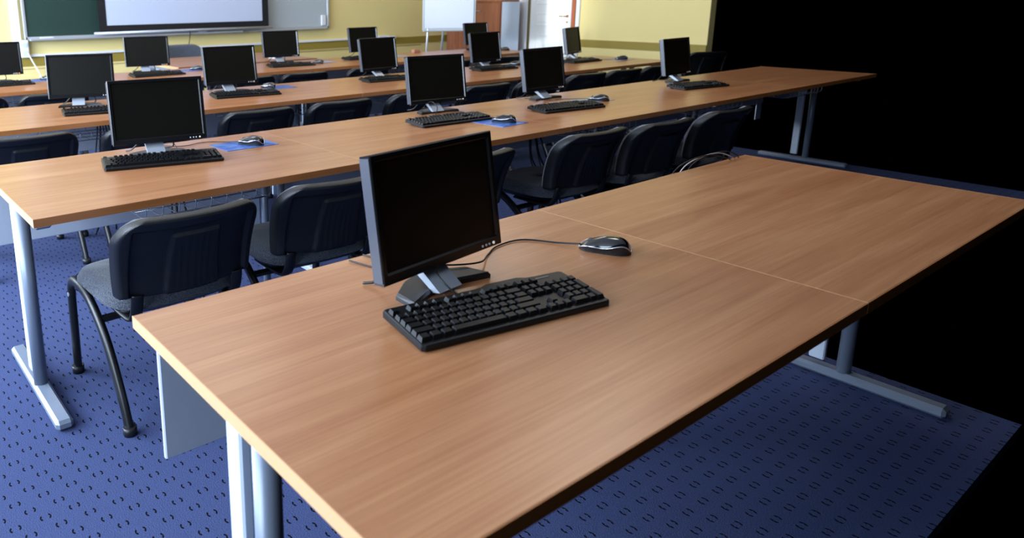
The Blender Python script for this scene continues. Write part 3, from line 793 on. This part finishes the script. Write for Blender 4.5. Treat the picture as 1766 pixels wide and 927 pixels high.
mice = [ # x,y,z,heading deg from +y (ccw), label
 (1.488, .985, 0, 28, 'black mouse with silver rim on the bare near desk at right'),
 (1.452, 2.690, PT, 30, 'black mouse with silver rim on the blue pad at left of the second row'),
 (2.705, 2.400, PT, 28, 'black mouse with silver rim on the blue pad in the middle of the second row'),
 (3.690, 2.560, PT, 30, 'black mouse behind the third keyboard of the second row on a pale pad'),
 (2.520, 4.385, PT, 20, 'black mouse behind the right end of a keyboard in the third row'),
 (5.06, 4.39, PT, 30, 'black mouse on a blue pad left of the third monitor of the second row'),
 (1.440, 6.00, PT, 30, 'black mouse on the blue pad at far left of the front row'),
 (2.700, 5.960, PT, 50, 'black mouse with broad silver edge in front of the teacher desk'),
 (3.870, 5.770, 0, 20, 'black mouse just right of a dark keyboard in the front row'),
 (6.235, 4.110, PT, 60, 'dark blue-black mouse on a pale pad near the right wall'),
 (6.40, 5.72, 0, 40, 'black mouse at the right end of the front row near the cupboard'),
]
mob = []
for i, (x, y, z, a, lab) in enumerate(mice):
    o = MP if i == 0 else dup(MP, MPT); o.location = (x, y, DZ+z); o.rotation_euler = (0, 0, D(a)); o.scale = (1.07,)*3; tag(o, lab, 'mouse', 'black computer mice'); mob.append(o)
Z = DZ+.0032
cord_obj('mouse_cord', [(1.462, 1.035, DZ+.010), (1.44, 1.085, DZ+.004), (1.388, 1.156, Z), (1.302, 1.160, Z), (1.234, 1.129, Z), (1.165, 1.085, Z+.012), (1.10, 1.095, Z+.017), (1.06, 1.13, Z+.016), (1.03, 1.20, Z), (1.0, 1.312, Z)], .002, mob[0])
cord_obj('mouse_cord', [(1.424, 2.739, DZ+.010), (1.392, 2.79, Z+.001), (1.34, 2.84, Z), (1.28, 2.85, Z), (1.22, 2.83, Z), (1.17, 2.85, Z), (1.12, 2.93, Z)], .0016, mob[1])
cord_obj('mouse_cord', [(2.679, 2.449, DZ+.010), (2.70, 2.470, Z+.003), (2.745, 2.50, Z+.001), (2.76, 2.62, Z), (2.78, 2.90, Z)], .0016, mob[2])
cord_obj('mouse_cord', [(3.662, 2.610, DZ+.010), (3.62, 2.68, Z+.002), (3.56, 2.73, Z), (3.48, 2.74, Z), (3.44, 2.90, Z)], .0016, mob[3])
cord_obj('mouse_cord', [(6.18, 4.135, DZ+.008), (6.12, 4.20, Z), (6.08, 4.33, Z), (6.04, 4.50, Z)], .0016, mob[9])

# keyboard cords
bpy.context.view_layer.update()
kbs = [o for o in C.objects if o.get('category') == 'keyboard']
def find(cat, key): return [o for o in C.objects if o.get('category') == cat and key in o['label']][0]
k0 = find('keyboard', 'foreground monitor')
cord_obj('keyboard_cord', [(1.135, .945, DZ+.014), (1.118, .972, DZ+.010), (1.09, .975, DZ+.008), (1.055, .965, DZ+.006), (1.02, .962, Z), (.985, .985, DZ+.02), (.975, 1.02, DZ+.045), (1.00, 1.07, DZ+.05), (1.01, 1.12, DZ+.02), (.98, 1.20, Z), (.95, 1.30, Z)], .002, k0)
fr = cord_obj('cord_ferrite', [(1.095, .9765, DZ+.009), (1.078, .972, DZ+.0085), (1.062, .967, DZ+.009)], .0072, k0, 'black_plastic')
k1 = find('keyboard', 'left monitor of the second row')
cord_obj('keyboard_cord', [(1.03, 2.608, DZ+.02), (1.06, 2.66, DZ+.008), (1.12, 2.72, Z), (1.155, 2.78, Z), (1.16, 2.84, DZ+.02), (1.13, 2.92, Z)], .0016, k1)
k2 = find('keyboard', 'middle of the second row')
cord_obj('keyboard_cord', [(2.50, 2.66, DZ+.015), (2.52, 2.69, DZ+.02), (2.575, 2.74, DZ+.05), (2.58, 2.80, DZ+.07), (2.62, 2.92, Z)], .0022, k2)

# ------------------------------------------------------------ loose things
mb = MB().box((0, 0, .006), (.20, .15, .012), bev=.001); o = mb.build('paper_stack', 'paper'); o.location = (3.96, 6.62, DZ); o.rotation_euler = (0, 0, .3)
tag(o, 'small stack of white papers on the teacher desk beside a monitor', 'papers')
mb = MB().box((0, 0, .018), (.09, .05, .036), bev=.003); o = mb.build('reddish_box', 'pink'); o.location = (5.43, 6.14, DZ)  # plain small box in a reddish tone
tag(o, 'small reddish box on the front row desk left of the flip chart', 'box')
# cables hanging from the trays, one bundle per desk that shows it
def hang(x, y, n, lab):
    r = empty('cable_bundle', (x, y, 0)); tag(r, lab, 'cables')
    for k in range(n):
        a = (k-n/2)*.035; y0_ = .06; e = .10*math.sin(k*2.4)
        MB().tube(smooth_path([(a*.3, .20, .712), (a*.5, .15, .60), (a, .09+.02*k % .04, .42), (a+e*.4, .0, .25), (a*1.8+e, -.02+.03*(k % 3), .006)], 5), .004+.0012*(k % 2), 6).build('cable', 'cord', r)
hang(1.14, 2.62, 3, 'black cables hanging under the left desk of the second row')
hang(1.34, 4.16, 5, 'tangle of black cables hanging under the left desk of the third row')
hang(3.36, 2.60, 5, 'black cables hanging below the middle of the second row, right of the near monitor')
hang(3.85, 2.62, 4, 'black cables hanging beside the backrest of the open-seat chair')
m = MB().box((1.80, 3.03, .014), (.18, .045, .028), bev=.006).box((1.885, 2.86, .014), (.045, .36, .028), bev=.006)
tag(m.build('cable_duct', 'panel_grey'), 'grey cable duct with a corner on the carpet under the second row', 'duct')
m = MB().box((1.765, 3.10, .001), (.07, .05, .002)); o = m.build('paper_scrap', 'paper')
tag(o, 'white paper scrap on the carpet between the two near chairs', 'paper')
# thin cables over the near desk at right
r = empty('cable_loops', (2.49, 1.30, DZ)); tag(r, 'thin grey cables looping over the back edge of the near desk at right', 'cables')
for k in range(3):
    MB().tube(smooth_path([(-.16+.05*k, .03, -.05), (-.11+.05*k, .02, .012), (-.02+.05*k, .012, .036), (.08+.05*k, .0, .040), (.16+.04*k, -.01, .02), (.22+.03*k, .0, .003)], 6), .0022, 6).build('cable', 'alu' if k == 1 else 'cord', r)
